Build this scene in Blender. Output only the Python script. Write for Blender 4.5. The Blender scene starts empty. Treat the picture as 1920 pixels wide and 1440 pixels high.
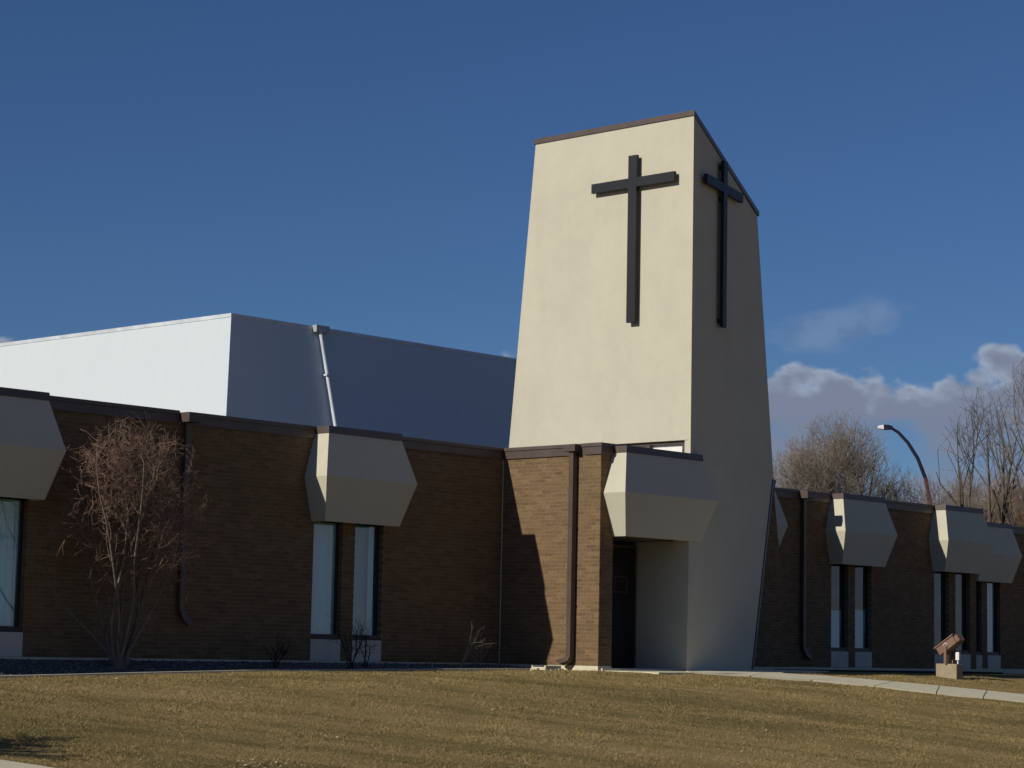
import bpy, math, random
import numpy as np
from mathutils import Vector, Matrix

S = bpy.context.scene
C = S.collection
random.seed(7)
rng = np.random.default_rng(11)

# ------------------------------------------------------------------ camera
CAM = (0.0, 0.0, 0.262)
YAW, PIT, ROL, FOC = 0.744863802, 0.117164315, 0.0203989645, 4223.73
fw = Vector((math.cos(PIT)*math.cos(YAW), math.cos(PIT)*math.sin(YAW), math.sin(PIT)))
rr = fw.cross(Vector((0, 0, 1))).normalized()
uu = rr.cross(fw)
r2 = rr*math.cos(ROL) + uu*math.sin(ROL)
u2 = -rr*math.sin(ROL) + uu*math.cos(ROL)
cam = bpy.data.cameras.new('camera')
camo = bpy.data.objects.new('camera', cam)
C.objects.link(camo)
M = Matrix((r2, u2, -fw)).transposed().to_4x4()
M.translation = CAM
camo.matrix_world = M
cam.sensor_fit = 'HORIZONTAL'
cam.sensor_width = 36.0
cam.lens = FOC/1920*36.0
cam.clip_start = 0.1
cam.clip_end = 6000
S.camera = camo
S.render.resolution_x, S.render.resolution_y = 1024, 768

# ------------------------------------------------------------------ light
SUN_D = Vector((1, -0.155, -0.535)).normalized()
elev = math.asin(-SUN_D.z)
rot = math.atan2(-SUN_D.x, -SUN_D.y)
sl = bpy.data.lights.new('sun', 'SUN')
sl.energy = 4.0
sl.angle = math.radians(0.53)
sl.color = (1.0, 0.93, 0.80)
so = bpy.data.objects.new('sun', sl)
so.rotation_euler = SUN_D.to_track_quat('-Z', 'Y').to_euler()
so.location = (-20, 10, 30)
C.objects.link(so)

S.view_settings.view_transform = 'Standard'
S.view_settings.look = 'None'
S.view_settings.gamma = 1
S.view_settings.exposure = 0.0
S.view_settings.use_curve_mapping = False

W = bpy.data.worlds.new('World')
S.world = W
W.use_nodes = True
nt = W.node_tree
nt.nodes.clear()
def N(t, **k):
    n = nt.nodes.new(t)
    for a, b in k.items(): setattr(n, a, b)
    return n
def LK(a, b): nt.links.new(a, b)
def MATH(op, a, b=None, c=None, clamp=False):
    n = N('ShaderNodeMath', operation=op); n.use_clamp = clamp
    for i, v in enumerate((a, b, c)):
        if v is None: continue
        if isinstance(v, (int, float)): n.inputs[i].default_value = v
        else: LK(v, n.inputs[i])
    return n.outputs[0]
sky = N('ShaderNodeTexSky', sky_type='NISHITA')
sky.sun_disc = False
sky.sun_elevation = elev
sky.sun_rotation = rot
sky.altitude = 700
sky.air_density = 1.0
sky.dust_density = 0.25
sky.ozone_density = 3.0
tint = N('ShaderNodeMix', data_type='RGBA', blend_type='MULTIPLY')
tint.inputs['Factor'].default_value = 1
LK(sky.outputs[0], tint.inputs['A'])
tint.inputs['B'].default_value = (0.50, 0.705, 1.02, 1)
bg = N('ShaderNodeBackground'); bg.inputs['Strength'].default_value = 0.052
LK(tint.outputs['Result'], bg.inputs['Color'])
tc = N('ShaderNodeTexCoord')
sep = N('ShaderNodeSeparateXYZ'); LK(tc.outputs['Generated'], sep.inputs[0])
el = MATH('MULTIPLY', MATH('ARCSINE', sep.outputs['Z']), 180/math.pi)          # degrees
az = MATH('MULTIPLY', MATH('ARCTAN2', sep.outputs['Y'], sep.outputs['X']), 180/math.pi)
comb = N('ShaderNodeCombineXYZ')
LK(az, comb.inputs[0]); LK(MATH('MULTIPLY', el, 1.35), comb.inputs[1])
def NOISE(scale, detail=6, rough=0.55, off=(0, 0, 0), vec=None, dist=0.0):
    mp = N('ShaderNodeMapping'); mp.inputs['Location'].default_value = off
    LK(vec or comb.outputs[0], mp.inputs[0])
    n = N('ShaderNodeTexNoise'); n.inputs['Scale'].default_value = scale
    n.inputs['Detail'].default_value = detail; n.inputs['Roughness'].default_value = rough
    n.inputs['Distortion'].default_value = dist
    LK(mp.outputs[0], n.inputs['Vector'])
    return n.outputs['Fac']
def SMOOTH(x, a, b):
    m = N('ShaderNodeMapRange', interpolation_type='SMOOTHSTEP')
    LK(x, m.inputs['Value']); m.inputs['From Min'].default_value = a; m.inputs['From Max'].default_value = b
    return m.outputs[0]
# cumulus bank: its top height wanders with azimuth, edges made of puffs
n_big = NOISE(0.38, 2, 0.5, (3.1, 40, 0))
n_puff = NOISE(0.95, 5, 0.42, (0.4, 2.2, 0), dist=0.1)
top = MATH('ADD', 6.05, MATH('MULTIPLY', n_big, 2.1))
top = MATH('ADD', top, MATH('MULTIPLY', MATH('SUBTRACT', n_puff, 0.5), 2.5))
top = MATH('ADD', top, MATH('MULTIPLY', SMOOTH(az, 31.5, 30.2), 0.42))
d_top = MATH('SUBTRACT', top, el)                     # >0 inside
inside = SMOOTH(d_top, -0.10, 0.26)
base = SMOOTH(MATH('ADD', el, MATH('MULTIPLY', NOISE(0.9, 3, 0.5, (9, 1, 0)), 0.5)), 5.9, 6.3)
low = SMOOTH(MATH('ADD', NOISE(0.45, 5, 0.5, (1.3, 7.7, 0)), MATH('MULTIPLY', SMOOTH(az, 34.5, 31.5), 0.10)), 0.34, 0.58)
low = MATH('MULTIPLY', low, 0.80)
body = MATH('MAXIMUM', MATH('MULTIPLY', base, 0.85), low)
dens = MATH('MULTIPLY', inside, body)
# one soft torn cloud floating above the bank
comb2 = N('ShaderNodeCombineXYZ'); LK(az, comb2.inputs[0]); LK(MATH('MULTIPLY', el, 2.2), comb2.inputs[1])
wn = NOISE(0.7, 5, 0.5, (4.4, 3.0, 0), comb2.outputs[0])
ea = MATH('DIVIDE', MATH('SUBTRACT', az, 34.45), 1.7)
ee = MATH('DIVIDE', MATH('SUBTRACT', MATH('ADD', el, MATH('MULTIPLY', ea, 0.35)), 8.25), 0.62)
rad2 = MATH('SQRT', MATH('ADD', MATH('MULTIPLY', ea, ea), MATH('MULTIPLY', ee, ee)))
wisp = MATH('MULTIPLY', SMOOTH(MATH('SUBTRACT', MATH('MULTIPLY', wn, 1.5), rad2), -0.45, 0.35), 0.22)
dens = MATH('MAXIMUM', dens, wisp)
crest = MATH('MULTIPLY', SMOOTH(d_top, 0.75, 0.10), SMOOTH(NOISE(1.3, 4, 0.5, (5, 5, 0)), 0.28, 0.6))
ccol = N('ShaderNodeMix', data_type='RGBA')
LK(crest, ccol.inputs['Factor'])
ccol.inputs['A'].default_value = (0.205, 0.225, 0.30, 1)
ccol.inputs['B'].default_value = (0.35, 0.405, 0.50, 1)
cbg = N('ShaderNodeBackground'); LK(ccol.outputs['Result'], cbg.inputs['Color'])
mx = N('ShaderNodeMixShader')
LK(dens, mx.inputs[0]); LK(bg.outputs[0], mx.inputs[1]); LK(cbg.outputs[0], mx.inputs[2])
ow = N('ShaderNodeOutputWorld'); LK(mx.outputs[0], ow.inputs['Surface'])

# ------------------------------------------------------------------ materials
class Mat:
    def __init__(s, name):
        s.m = bpy.data.materials.new(name); s.m.use_nodes = True
        s.nt = s.m.node_tree; s.b = s.nt.nodes['Principled BSDF']
    def n(s, t, **k):
        n = s.nt.nodes.new(t)
        for a, b in k.items(): setattr(n, a, b)
        return n
    def l(s, a, b): s.nt.links.new(a, b)
    def pos(s, scale=(1, 1, 1)):
        g = s.n('ShaderNodeNewGeometry'); m = s.n('ShaderNodeMapping'); m.inputs['Scale'].default_value = scale
        s.l(g.outputs['Position'], m.inputs[0]); return m.outputs[0]
    def noise(s, scale, detail=5, rough=0.55, vec=None, dist=0):
        n = s.n('ShaderNodeTexNoise'); n.inputs['Scale'].default_value = scale
        n.inputs['Detail'].default_value = detail; n.inputs['Roughness'].default_value = rough
        n.inputs['Distortion'].default_value = dist
        s.l(vec if vec is not None else s.pos(), n.inputs['Vector']); return n.outputs['Fac']
    def ramp(s, fac, stops):
        r = s.n('ShaderNodeValToRGB'); e = r.color_ramp.elements
        while len(e) < len(stops): e.new(0.5)
        for i, (p, c) in enumerate(stops):
            e[i].position = p; e[i].color = (*c, 1)
        s.l(fac, r.inputs[0]); return r.outputs[0]
    def mix(s, fac, a, b, blend='MIX'):
        m = s.n('ShaderNodeMix', data_type='RGBA', blend_type=blend)
        for sock, v in ((m.inputs['Factor'], fac), (m.inputs['A'], a), (m.inputs['B'], b)):
            if isinstance(v, (int, float)): sock.default_value = v
            elif isinstance(v, tuple): sock.default_value = (*v, 1)
            else: s.l(v, sock)
        return m.outputs['Result']
    def math(s, op, a, b=None):
        m = s.n('ShaderNodeMath', operation=op)
        for i, v in enumerate((a, b)):
            if v is None: continue
            if isinstance(v, (int, float)): m.inputs[i].default_value = v
            else: s.l(v, m.inputs[i])
        return m.outputs[0]
    def bump(s, h, strength=0.3, dist=0.01):
        b = s.n('ShaderNodeBump'); b.inputs['Strength'].default_value = strength; b.inputs['Distance'].default_value = dist
        s.l(h, b.inputs['Height']); s.l(b.outputs[0], s.b.inputs['Normal'])
    def set(s, color=None, rough=None, metal=None, spec=None):
        if color is not None:
            if isinstance(color, tuple): s.b.inputs['Base Color'].default_value = (*color, 1)
            else: s.l(color, s.b.inputs['Base Color'])
        if rough is not None: s.b.inputs['Roughness'].default_value = rough
        if metal is not None: s.b.inputs['Metallic'].default_value = metal
        if spec is not None: s.b.inputs['Specular IOR Level'].default_value = spec
        return s

def stucco(name, c, var=0.07):
    m = Mat(name)
    big = m.noise(0.9, 6, 0.6); mid = m.noise(5, 5, 0.6)
    streak = m.noise(1.0, 5, 0.6, m.pos((3.0, 3.0, 0.35)))
    f = m.math('ADD', m.math('MULTIPLY', big, 0.72), m.math('MULTIPLY', streak, 0.28))
    d = tuple(x*(1-var*1.6) for x in c); l = tuple(min(1, x*(1+var)) for x in c)
    col = m.ramp(f, [(0.33, d), (0.5, c), (0.68, l)])
    col = m.mix(0.10, col, m.ramp(mid, [(0.3, tuple(x*.7 for x in c)), (0.7, tuple(min(1, x*1.2) for x in c))]))
    m.set(col, 0.92, 0, 0.12)
    m.bump(m.noise(90, 4, 0.6), 0.35, 0.006)
    return m.m
M_cream = stucco('cream_stucco', (0.51, 0.485, 0.392), 0.05)
M_visor = stucco('visor_paint', (0.52, 0.498, 0.40), 0.035)
M_panel = stucco('panel_paint', (0.56, 0.52, 0.45), 0.09)

def brick_mat():
    m = Mat('brown_brick')
    at = m.n('ShaderNodeAttribute'); at.attribute_name = 'tone'
    oi = m.n('ShaderNodeObjectInfo')
    t = m.math('FRACT', m.math('ADD', at.outputs['Fac'], m.math('MULTIPLY', oi.outputs['Random'], 1.0)))
    col = m.ramp(t, [(0.0, (0.128, 0.080, 0.046)), (0.14, (0.148, 0.096, 0.053)), (0.45, (0.163, 0.107, 0.058)),
                     (0.72, (0.182, 0.117, 0.061)), (0.9, (0.205, 0.135, 0.076)), (1.0, (0.148, 0.090, 0.053))])
    fl = m.ramp(m.noise(26, 4, 0.7), [(0.34, (0.45, 0.43, 0.42)), (0.47, (1, 1, 1)), (0.75, (1.16, 1.14, 1.10))])
    col = m.mix(0.75, col, fl, 'MULTIPLY')
    m.set(col, 0.9, 0, 0.2)
    m.bump(m.noise(60, 4, 0.7), 0.6, 0.006)
    return m.m
M_brick = brick_mat()
m = Mat('mortar'); m.set(m.ramp(m.noise(12), [(0.3, (0.18, 0.14, 0.09)), (0.7, (0.27, 0.215, 0.145))]), 0.95, 0, 0.1); M_mortar = m.m
def metal_paint(name, c, rough=0.42, spec=0.5):
    m = Mat(name)
    n = m.noise(2.3, 5, 0.6)
    m.set(m.ramp(n, [(0.3, tuple(x*.8 for x in c)), (0.7, tuple(x*1.15 for x in c))]), rough, 0, spec)
    m.bump(m.noise(1.7, 3), 0.10, 0.02)
    return m.m
M_fascia = metal_paint('brown_flashing', (0.088, 0.064, 0.054), 0.4)
M_spout = metal_paint('brown_downspout', (0.085, 0.060, 0.050), 0.4)
M_cross = metal_paint('dark_steel', (0.012, 0.015, 0.019), 0.5, 0.3)
M_frame = metal_paint('dark_frame', (0.018, 0.020, 0.024), 0.4, 0.4)
M_door = metal_paint('dark_door', (0.012, 0.013, 0.016), 0.35, 0.4)
M_rust = metal_paint('weathered_bronze', (0.19, 0.11, 0.08), 0.6, 0.3)
M_lens = metal_paint('lamp_lens', (0.07, 0.08, 0.09), 0.15, 0.6)
M_whitep = metal_paint('white_plastic', (0.75, 0.75, 0.73), 0.5)
M_pole = metal_paint('maroon_pole', (0.13, 0.035, 0.045), 0.4)
M_arm = metal_paint('navy_pole_arm', (0.02, 0.022, 0.045), 0.4)
M_lampgrey = metal_paint('grey_lamp_head', (0.35, 0.36, 0.37), 0.4)
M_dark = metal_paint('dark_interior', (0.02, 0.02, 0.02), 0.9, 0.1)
M_silver = metal_paint('white_downspout', (0.55, 0.59, 0.64), 0.5, 0.4)

def siding():
    m = Mat('white_metal_siding')
    g = m.n('ShaderNodeNewGeometry'); sp = m.n('ShaderNodeSeparateXYZ'); m.l(g.outputs['Position'], sp.inputs[0])
    t = m.math('ADD', sp.outputs['X'], sp.outputs['Y'])
    s = m.math('SINE', m.math('MULTIPLY', t, 2*math.pi/0.16))
    streak = m.noise(1.0, 5, 0.6, m.pos((6, 6, 0.25)))
    m.set(m.ramp(streak, [(0.3, (0.53, 0.58, 0.62)), (0.7, (0.55, 0.60, 0.635))]), 0.75, 0, 0.3)
    return m.m
M_siding = siding()
m = Mat('concrete'); n1 = m.noise(3, 6, 0.65); n2 = m.noise(30, 5, 0.7)
m.set(m.mix(0.35, m.ramp(n1, [(0.3, (0.58, 0.53, 0.38)), (0.7, (0.74, 0.68, 0.50))]), m.ramp(n2, [(0.3, (0.34, 0.30, 0.24)), (0.7, (0.62, 0.57, 0.45))])), 0.93, 0, 0.15)
m.bump(n2, 0.4, 0.01); M_conc = m.m
m = Mat('old_concrete'); n1 = m.noise(9, 6, 0.65); n2 = m.noise(60, 5, 0.7)
m.set(m.mix(0.35, m.ramp(n1, [(0.3, (0.24, 0.19, 0.125)), (0.7, (0.36, 0.30, 0.20))]), m.ramp(n2, [(0.3, (0.2, 0.16, 0.12)), (0.7, (0.45, 0.38, 0.28))])), 0.93, 0, 0.15)
m.bump(n2, 0.5, 0.01); M_conc2 = m.m
m = Mat('gravel'); v = m.n('ShaderNodeTexVoronoi'); v.inputs['Scale'].default_value = 28; m.l(m.pos(), v.inputs['Vector'])
m.set(m.ramp(v.outputs['Color'], [(0.1, (0.07, 0.068, 0.064)), (0.6, (0.15, 0.148, 0.14)), (0.95, (0.34, 0.33, 0.31))]), 0.95, 0, 0.15)
m.bump(v.outputs['Distance'], 0.8, 0.03); M_gravel = m.m
def lawn_color(m):
    g = m.n('ShaderNodeNewGeometry'); mp = m.n('ShaderNodeMapping'); mp.vector_type = 'POINT'
    mp.inputs['Rotation'].default_value = (0, 0, -math.radians(42)); m.l(g.outputs['Position'], mp.inputs[0])
    mp2 = m.n('ShaderNodeMapping'); mp2.inputs['Scale'].default_value = (1.5, 0.42, 1); m.l(mp.outputs[0], mp2.inputs[0])
    a = m.noise(0.55, 6, 0.6, mp2.outputs[0], 0.5)
    b = m.noise(1.9, 5, 0.6, mp2.outputs[0])
    c = m.noise(14, 4, 0.7)
    col = m.ramp(a, [(0.37, (0.118, 0.102, 0.036)), (0.45, (0.22, 0.172, 0.062)), (0.53, (0.34, 0.242, 0.100)), (0.65, (0.46, 0.325, 0.150))])
    col = m.mix(0.32, col, m.ramp(b, [(0.30, (0.11, 0.095, 0.034)), (0.5, (0.25, 0.187, 0.076)), (0.70, (0.42, 0.32, 0.165))]))
    col = m.mix(0.30, col, m.ramp(c, [(0.3, (0.08, 0.06, 0.025)), (0.7, (0.38, 0.29, 0.15))]))
    return col, b
m = Mat('lawn_soil'); col, b = lawn_color(m)
m.set(m.mix(0.08, col, (0.10, 0.08, 0.035)), 1.0, 0, 0.05)
m.bump(m.noise(18, 6, 0.7), 0.9, 0.06); M_lawn = m.m
m = Mat('grass_blades'); col, b = lawn_color(m)
at = m.n('ShaderNodeAttribute'); at.attribute_name = 'tone'
m.set(m.mix(0.35, col, m.ramp(at.outputs['Fac'], [(0.0, (0.135, 0.106, 0.045)), (0.35, (0.28, 0.22, 0.088)), (0.8, (0.42, 0.325, 0.155)), (1.0, (0.56, 0.47, 0.28))])), 0.8, 0, 0.15)
M_grass = m.m
def bark(name, a, b, sc=18):
    m = Mat(name)
    m.set(m.ramp(m.noise(sc, 4, 0.6, m.pos((1, 1, .3))), [(0.3, a), (0.7, b)]), 0.9, 0, 0.15)
    return m.m
M_bark = bark('grey_bark', (0.09, 0.075, 0.062), (0.20, 0.17, 0.14))
M_twig = bark('reddish_twigs', (0.15, 0.082, 0.060), (0.35, 0.245, 0.19), 3)
M_cut = bark('cut_wood', (0.40, 0.32, 0.22), (0.55, 0.46, 0.33))
M_farbark = bark('far_bark', (0.07, 0.058, 0.048), (0.16, 0.135, 0.11), 4)
M_fartwig = bark('far_twigs_tan', (0.14, 0.115, 0.09), (0.34, 0.285, 0.225), 1.2)
M_fartwig2 = bark('far_twigs_orange', (0.18, 0.125, 0.09), (0.36, 0.27, 0.195), 1.2)
M_dry = bark('dry_stalks', (0.14, 0.11, 0.08), (0.30, 0.25, 0.18))
M_darktwig = bark('dark_stalks', (0.02, 0.02, 0.025), (0.05, 0.045, 0.045))
m = Mat('curtain_cloth'); m.set(m.ramp(m.noise(4, 4, .6, m.pos((6, 6, .3))), [(0.3, (0.80, 0.83, 0.85)), (0.7, (0.90, 0.91, 0.91))]), 0.9, 0, 0.1); M_curtain = m.m
m = Mat('roller_blind'); m.set((0.36, 0.42, 0.46), 0.9, 0, 0.1); M_blind = m.m
m = Mat('roof_gravel'); m.set(m.ramp(m.noise(8), [(0.3, (0.04, 0.042, 0.045)), (0.7, (0.09, 0.09, 0.09))]), 0.95); M_roof = m.m
def glass(name, ior):
    m = bpy.data.materials.new(name); m.use_nodes = True; t = m.node_tree; t.nodes.clear()
    o = t.nodes.new('ShaderNodeOutputMaterial'); mx = t.nodes.new('ShaderNodeMixShader')
    tr = t.nodes.new('ShaderNodeBsdfTransparent'); tr.inputs[0].default_value = (0.80, 0.93, 0.93, 1)
    gl = t.nodes.new('ShaderNodeBsdfGlossy'); gl.inputs['Roughness'].default_value = 0.02; gl.inputs[0].default_value = (1, 1, 1, 1)
    fr = t.nodes.new('ShaderNodeFresnel'); fr.inputs['IOR'].default_value = ior
    ge = t.nodes.new('ShaderNodeNewGeometry'); mm = t.nodes.new('ShaderNodeMath'); mm.operation = 'MULTIPLY_ADD'
    mm.inputs[1].default_value = -1; mm.inputs[2].default_value = 1; t.links.new(ge.outputs['Backfacing'], mm.inputs[0])
    m2 = t.nodes.new('ShaderNodeMath'); m2.operation = 'MULTIPLY'; t.links.new(mm.outputs[0], m2.inputs[0]); t.links.new(fr.outputs[0], m2.inputs[1])
    t.links.new(m2.outputs[0], mx.inputs[0]); t.links.new(tr.outputs[0], mx.inputs[1]); t.links.new(gl.outputs[0], mx.inputs[2])
    t.links.new(mx.outputs[0], o.inputs[0]); return m
M_glass = glass('window_glass', 2.3); M_glass2 = glass('old_window_glass', 1.9)

# ------------------------------------------------------------------ helpers
def empty(name, loc=(0, 0, 0), label=None, cat=None, group=None):
    o = bpy.data.objects.new(name, None); o.empty_display_size = .3; o.location = loc
    C.objects.link(o); tag(o, label, cat, group); return o
def tag(o, label=None, cat=None, group=None, kind=None):
    if label: o['label'] = label
    if cat: o['category'] = cat
    if group: o['group'] = group
    if kind: o['kind'] = kind
    return o
class MB:
    def __init__(s): s.v = []; s.f = []
    def poly(s, pts):
        i = len(s.v); s.v += [tuple(p) for p in pts]; s.f.append(tuple(range(i, i+len(pts))))
    def hexa(s, p):       # 8 pts: bottom 0-3 ccw, top 4-7
        i = len(s.v); s.v += [tuple(q) for q in p]
        for f in ((3, 2, 1, 0), (4, 5, 6, 7), (0, 1, 5, 4), (1, 2, 6, 5), (2, 3, 7, 6), (3, 0, 4, 7)):
            s.f.append(tuple(i+k for k in f))
    def box(s, a, b):
        x0, y0, z0 = a; x1, y1, z1 = b
        s.hexa([(x0, y0, z0), (x1, y0, z0), (x1, y1, z0), (x0, y1, z0), (x0, y0, z1), (x1, y0, z1), (x1, y1, z1), (x0, y1, z1)])
    def loft(s, rings, cap0=True, cap1=True):
        n = len(rings[0]); i = len(s.v)
        for r in rings: s.v += [tuple(p) for p in r]
        for k in range(len(rings)-1):
            for j in range(n):
                a = i+k*n+j; b = i+k*n+(j+1) % n
                s.f.append((a, b, b+n, a+n))
        if cap0: s.f.append(tuple(reversed(range(i, i+n))))
        if cap1: s.f.append(tuple(range(i+(len(rings)-1)*n, i+len(rings)*n)))
    def tube(s, pts, rad, n=8, rect=None):
        pts = [Vector(p) for p in pts]; rings = []
        for k, p in enumerate(pts):
            d = (pts[min(k+1, len(pts)-1)]-pts[max(k-1, 0)]).normalized()
            a = d.cross(Vector((0, 0, 1)) if abs(d.z) < .95 else Vector((1, 0, 0))).normalized(); b = a.cross(d)
            r = rad[k] if isinstance(rad, (list, tuple)) else rad
            rings.append([p + a*math.cos(2*math.pi*j/n)*r + b*math.sin(2*math.pi*j/n)*r for j in range(n)])
        s.loft(rings)
    def build(s, name, mat, parent=None, bevel=0, **t):
        me = bpy.data.meshes.new(name); me.from_pydata(s.v, [], s.f); me.materials.append(mat)
        o = bpy.data.objects.new(name, me); C.objects.link(o)
        if parent is not None:
            o.parent = parent
            if parent.parent is None and parent.type == 'EMPTY': pass
        if bevel:
            b = o.modifiers.new('bevel', 'BEVEL'); b.width = bevel; b.segments = 2; b.limit_method = 'ANGLE'
        tag(o, **t); return o
def place_child(o, parent):
    # parents sit at identity except things with a location: meshes are in world coordinates, so undo it
    o.parent = parent; o.matrix_parent_inverse = Matrix.Translation(parent_loc(parent)).inverted()
def parent_loc(p):
    v = Vector(p.location)
    while p.parent: 
        v = v + Vector((0, 0, 0)); p = p.parent
    return v
def part(mb, name, mat, parent, bevel=0, **t):
    o = mb.build(name, mat, None, bevel, **t); o.parent = parent
    r = parent
    while r.parent is not None: r = r.parent
    o.location = (0, 0, 0) if parent.parent is not None or parent.type != 'EMPTY' else tuple(-x for x in parent.location)
    return o
def np_mesh(name, V, F, mat, tone=None, flat=True):
    me = bpy.data.meshes.new(name)
    V = np.asarray(V, np.float32); F = np.asarray(F, np.int32); k = F.shape[1]
    me.vertices.add(len(V)); me.vertices.foreach_set('co', V.ravel())
    me.loops.add(F.size); me.loops.foreach_set('vertex_index', F.ravel())
    me.polygons.add(len(F)); me.polygons.foreach_set('loop_start', np.arange(len(F), dtype=np.int32)*k)
    me.polygons.foreach_set('loop_total', np.full(len(F), k, np.int32))
    if tone is not None:
        a = me.attributes.new('tone', 'FLOAT', 'FACE'); a.data.foreach_set('value', np.asarray(tone, np.float32))
    me.update(calc_edges=True); me.materials.append(mat)
    if flat: me.polygons.foreach_set('use_smooth', np.zeros(len(F), bool))
    return me
def np_obj(name, me, parent=None, **t):
    o = bpy.data.objects.new(name, me); C.objects.link(o)
    if parent is not None:
        o.parent = parent
        if parent.type == 'EMPTY': o.location = tuple(-x for x in parent.location)
    tag(o, **t); return o

# ------------------------------------------------------------------ ground
GX = [5, 15, 19.1, 21.4, 24, 30, 35, 40, 50, 62]
GZ = [-.45, -.36, -.29, -.23, -.17, -.105, -.09, -.08, -.11, -.15]
def gz(X, Y):
    X = np.asarray(X, float); Y = np.asarray(Y, float)
    z0 = np.interp(X, GX, GZ)
    e = np.maximum(0, 25.4-Y)
    z = z0 - .135*(np.sqrt(e*e+1.44)-1.2)
    return np.maximum(z, -1.32)
def sheet(name, xs, ys, zf, mat, **t):
    X, Y = np.meshgrid(xs, ys); Z = zf(X, Y)
    V = np.stack([X, Y, Z], -1).reshape(-1, 3)
    ny, nx = X.shape; i = np.arange(ny*nx).reshape(ny, nx)
    F = np.stack([i[:-1, :-1], i[:-1, 1:], i[1:, 1:], i[1:, :-1]], -1).reshape(-1, 4)
    me = np_mesh(name, V, F, mat)
    me.polygons.foreach_set('use_smooth', np.ones(len(F), bool))
    return np_obj(name, me, **t)
xs = np.concatenate([[-3000, -800, -200, -60, -20], np.arange(0, 66, .35), [70, 80, 100, 150, 300, 800, 3000]])
ys = np.concatenate([[-3000, -800, -200, -60, -20, 0, 6], np.arange(10, 31, .3), [33, 40, 60, 100, 200, 400, 800, 3000]])
def lawnz(X, Y):
    b = 0.012*np.sin(X*1.7+Y*.6)*np.sin(Y*1.3-X*.4)+0.008*np.sin(X*3.9+1)*np.sin(Y*4.3)
    inb = (X > 4) & (X < 62) & (Y > 10) & (Y < 25.2)
    return gz(X, Y)+np.where(inb, b, 0)
sheet('ground', xs, ys, lawnz, M_lawn, kind='structure')
# gravel bed along the shaded brick wall
def gravelz(X, Y):
    t = np.clip((28.7-Y)/1.25, 0, 1)
    return (-.03)*(1-t) + (gz(X, Y)+.012)*t
sheet('gravel_bed', np.arange(12, 30.9, .3), np.array([27.42, 27.7, 28.0, 28.3, 28.7]), gravelz, M_gravel, kind='structure')
nst = 5000
sx = rng.uniform(14, 30.8, nst); sy = rng.uniform(27.45, 28.6, nst); sr = rng.uniform(.012, .032, nst)
sz = gravelz(sx, sy)+sr*.3
octv = np.array([(1, 0, 0), (0, 1, 0), (-1, 0, 0), (0, -1, 0), (0, 0, .7), (0, 0, -.7)])
octf = np.array([(0, 1, 4), (1, 2, 4), (2, 3, 4), (3, 0, 4), (1, 0, 5), (2, 1, 5), (3, 2, 5), (0, 3, 5)])
V = (octv[None]*sr[:, None, None]*rng.uniform(.6, 1.3, (nst, 6, 1)))+np.stack([sx, sy, sz], -1)[:, None]
F = octf[None]+np.arange(nst)[:, None, None]*6
np_obj('gravel_stones', np_mesh('gravel_stones', V.reshape(-1, 3), F.reshape(-1, 3), M_gravel), kind='stuff', label='loose grey stones in the gravel bed below the brick wall', cat='gravel')
# concrete edging, entry slab, path, street sidewalk
def ribbon(name, left, right, lift, mat, thick=.1, gap=0, **t):
    mb = MB(); n = len(left)
    L = [(x, y, float(gz(x, y))+lift) for x, y in left]; R = [(x, y, float(gz(x, y))+lift) for x, y in right]
    for k in range(n-1):
        a, b, c, d = [Vector(v) for v in (L[k], L[k+1], R[k+1], R[k])]
        if gap:
            g_ = gap/(b-a).length; a, b = a.lerp(b, g_), b.lerp(a, g_); g_ = gap/(c-d).length; d, c = d.lerp(c, g_), c.lerp(d, g_)
        lo = [(p[0], p[1], p[2]-thick) for p in (a, b, c, d)]
        mb.hexa(lo+[a, b, c, d])
    return mb.build(name, mat, **t)
def dens_pts(pts, n=14):
    out = []
    for (a, b) in zip(pts[:-1], pts[1:]):
        for k in range(n): out.append((a[0]+(b[0]-a[0])*k/n, a[1]+(b[1]-a[1])*k/n))
    out.append(pts[-1]); return out
ribbon('concrete_edging', dens_pts([(13, 27.42), (30.8, 27.42)], 40), dens_pts([(13, 27.24), (30.8, 27.24)], 40), .03, M_conc, kind='structure')
ribbon('entry_slab', dens_pts([(31.0, 26.2), (36.6, 26.2)], 6), dens_pts([(31.0, 24.95), (34.6, 24.95)], 6), .022, M_conc, kind='structure')
mb = MB(); mb.box((30.95, 26.2, -.3), (38, 27.6, -.045)); mb.build('entry_floor', M_conc, kind='structure')
ribbon('path', dens_pts([(33.2, 26.1), (35.6, 24.15), (37.0, 23.0), (38.4, 21.8), (46, 15.0)], 2),
       dens_pts([(31.9, 25.0), (33.9, 23.75), (35.6, 22.2), (37.0, 21.1), (44.4, 14.2)], 2), .03, M_conc, gap=.012, kind='structure')
ribbon('sidewalk', dens_pts([(12.95, 20.9), (13.95, 19.3), (16.0, 15.2), (17.8, 11.0)], 8),
       dens_pts([(11.5, 20.2), (12.5, 18.6), (14.6, 14.5), (16.4, 10.4)], 8), .03, M_conc, kind='structure')
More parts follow.
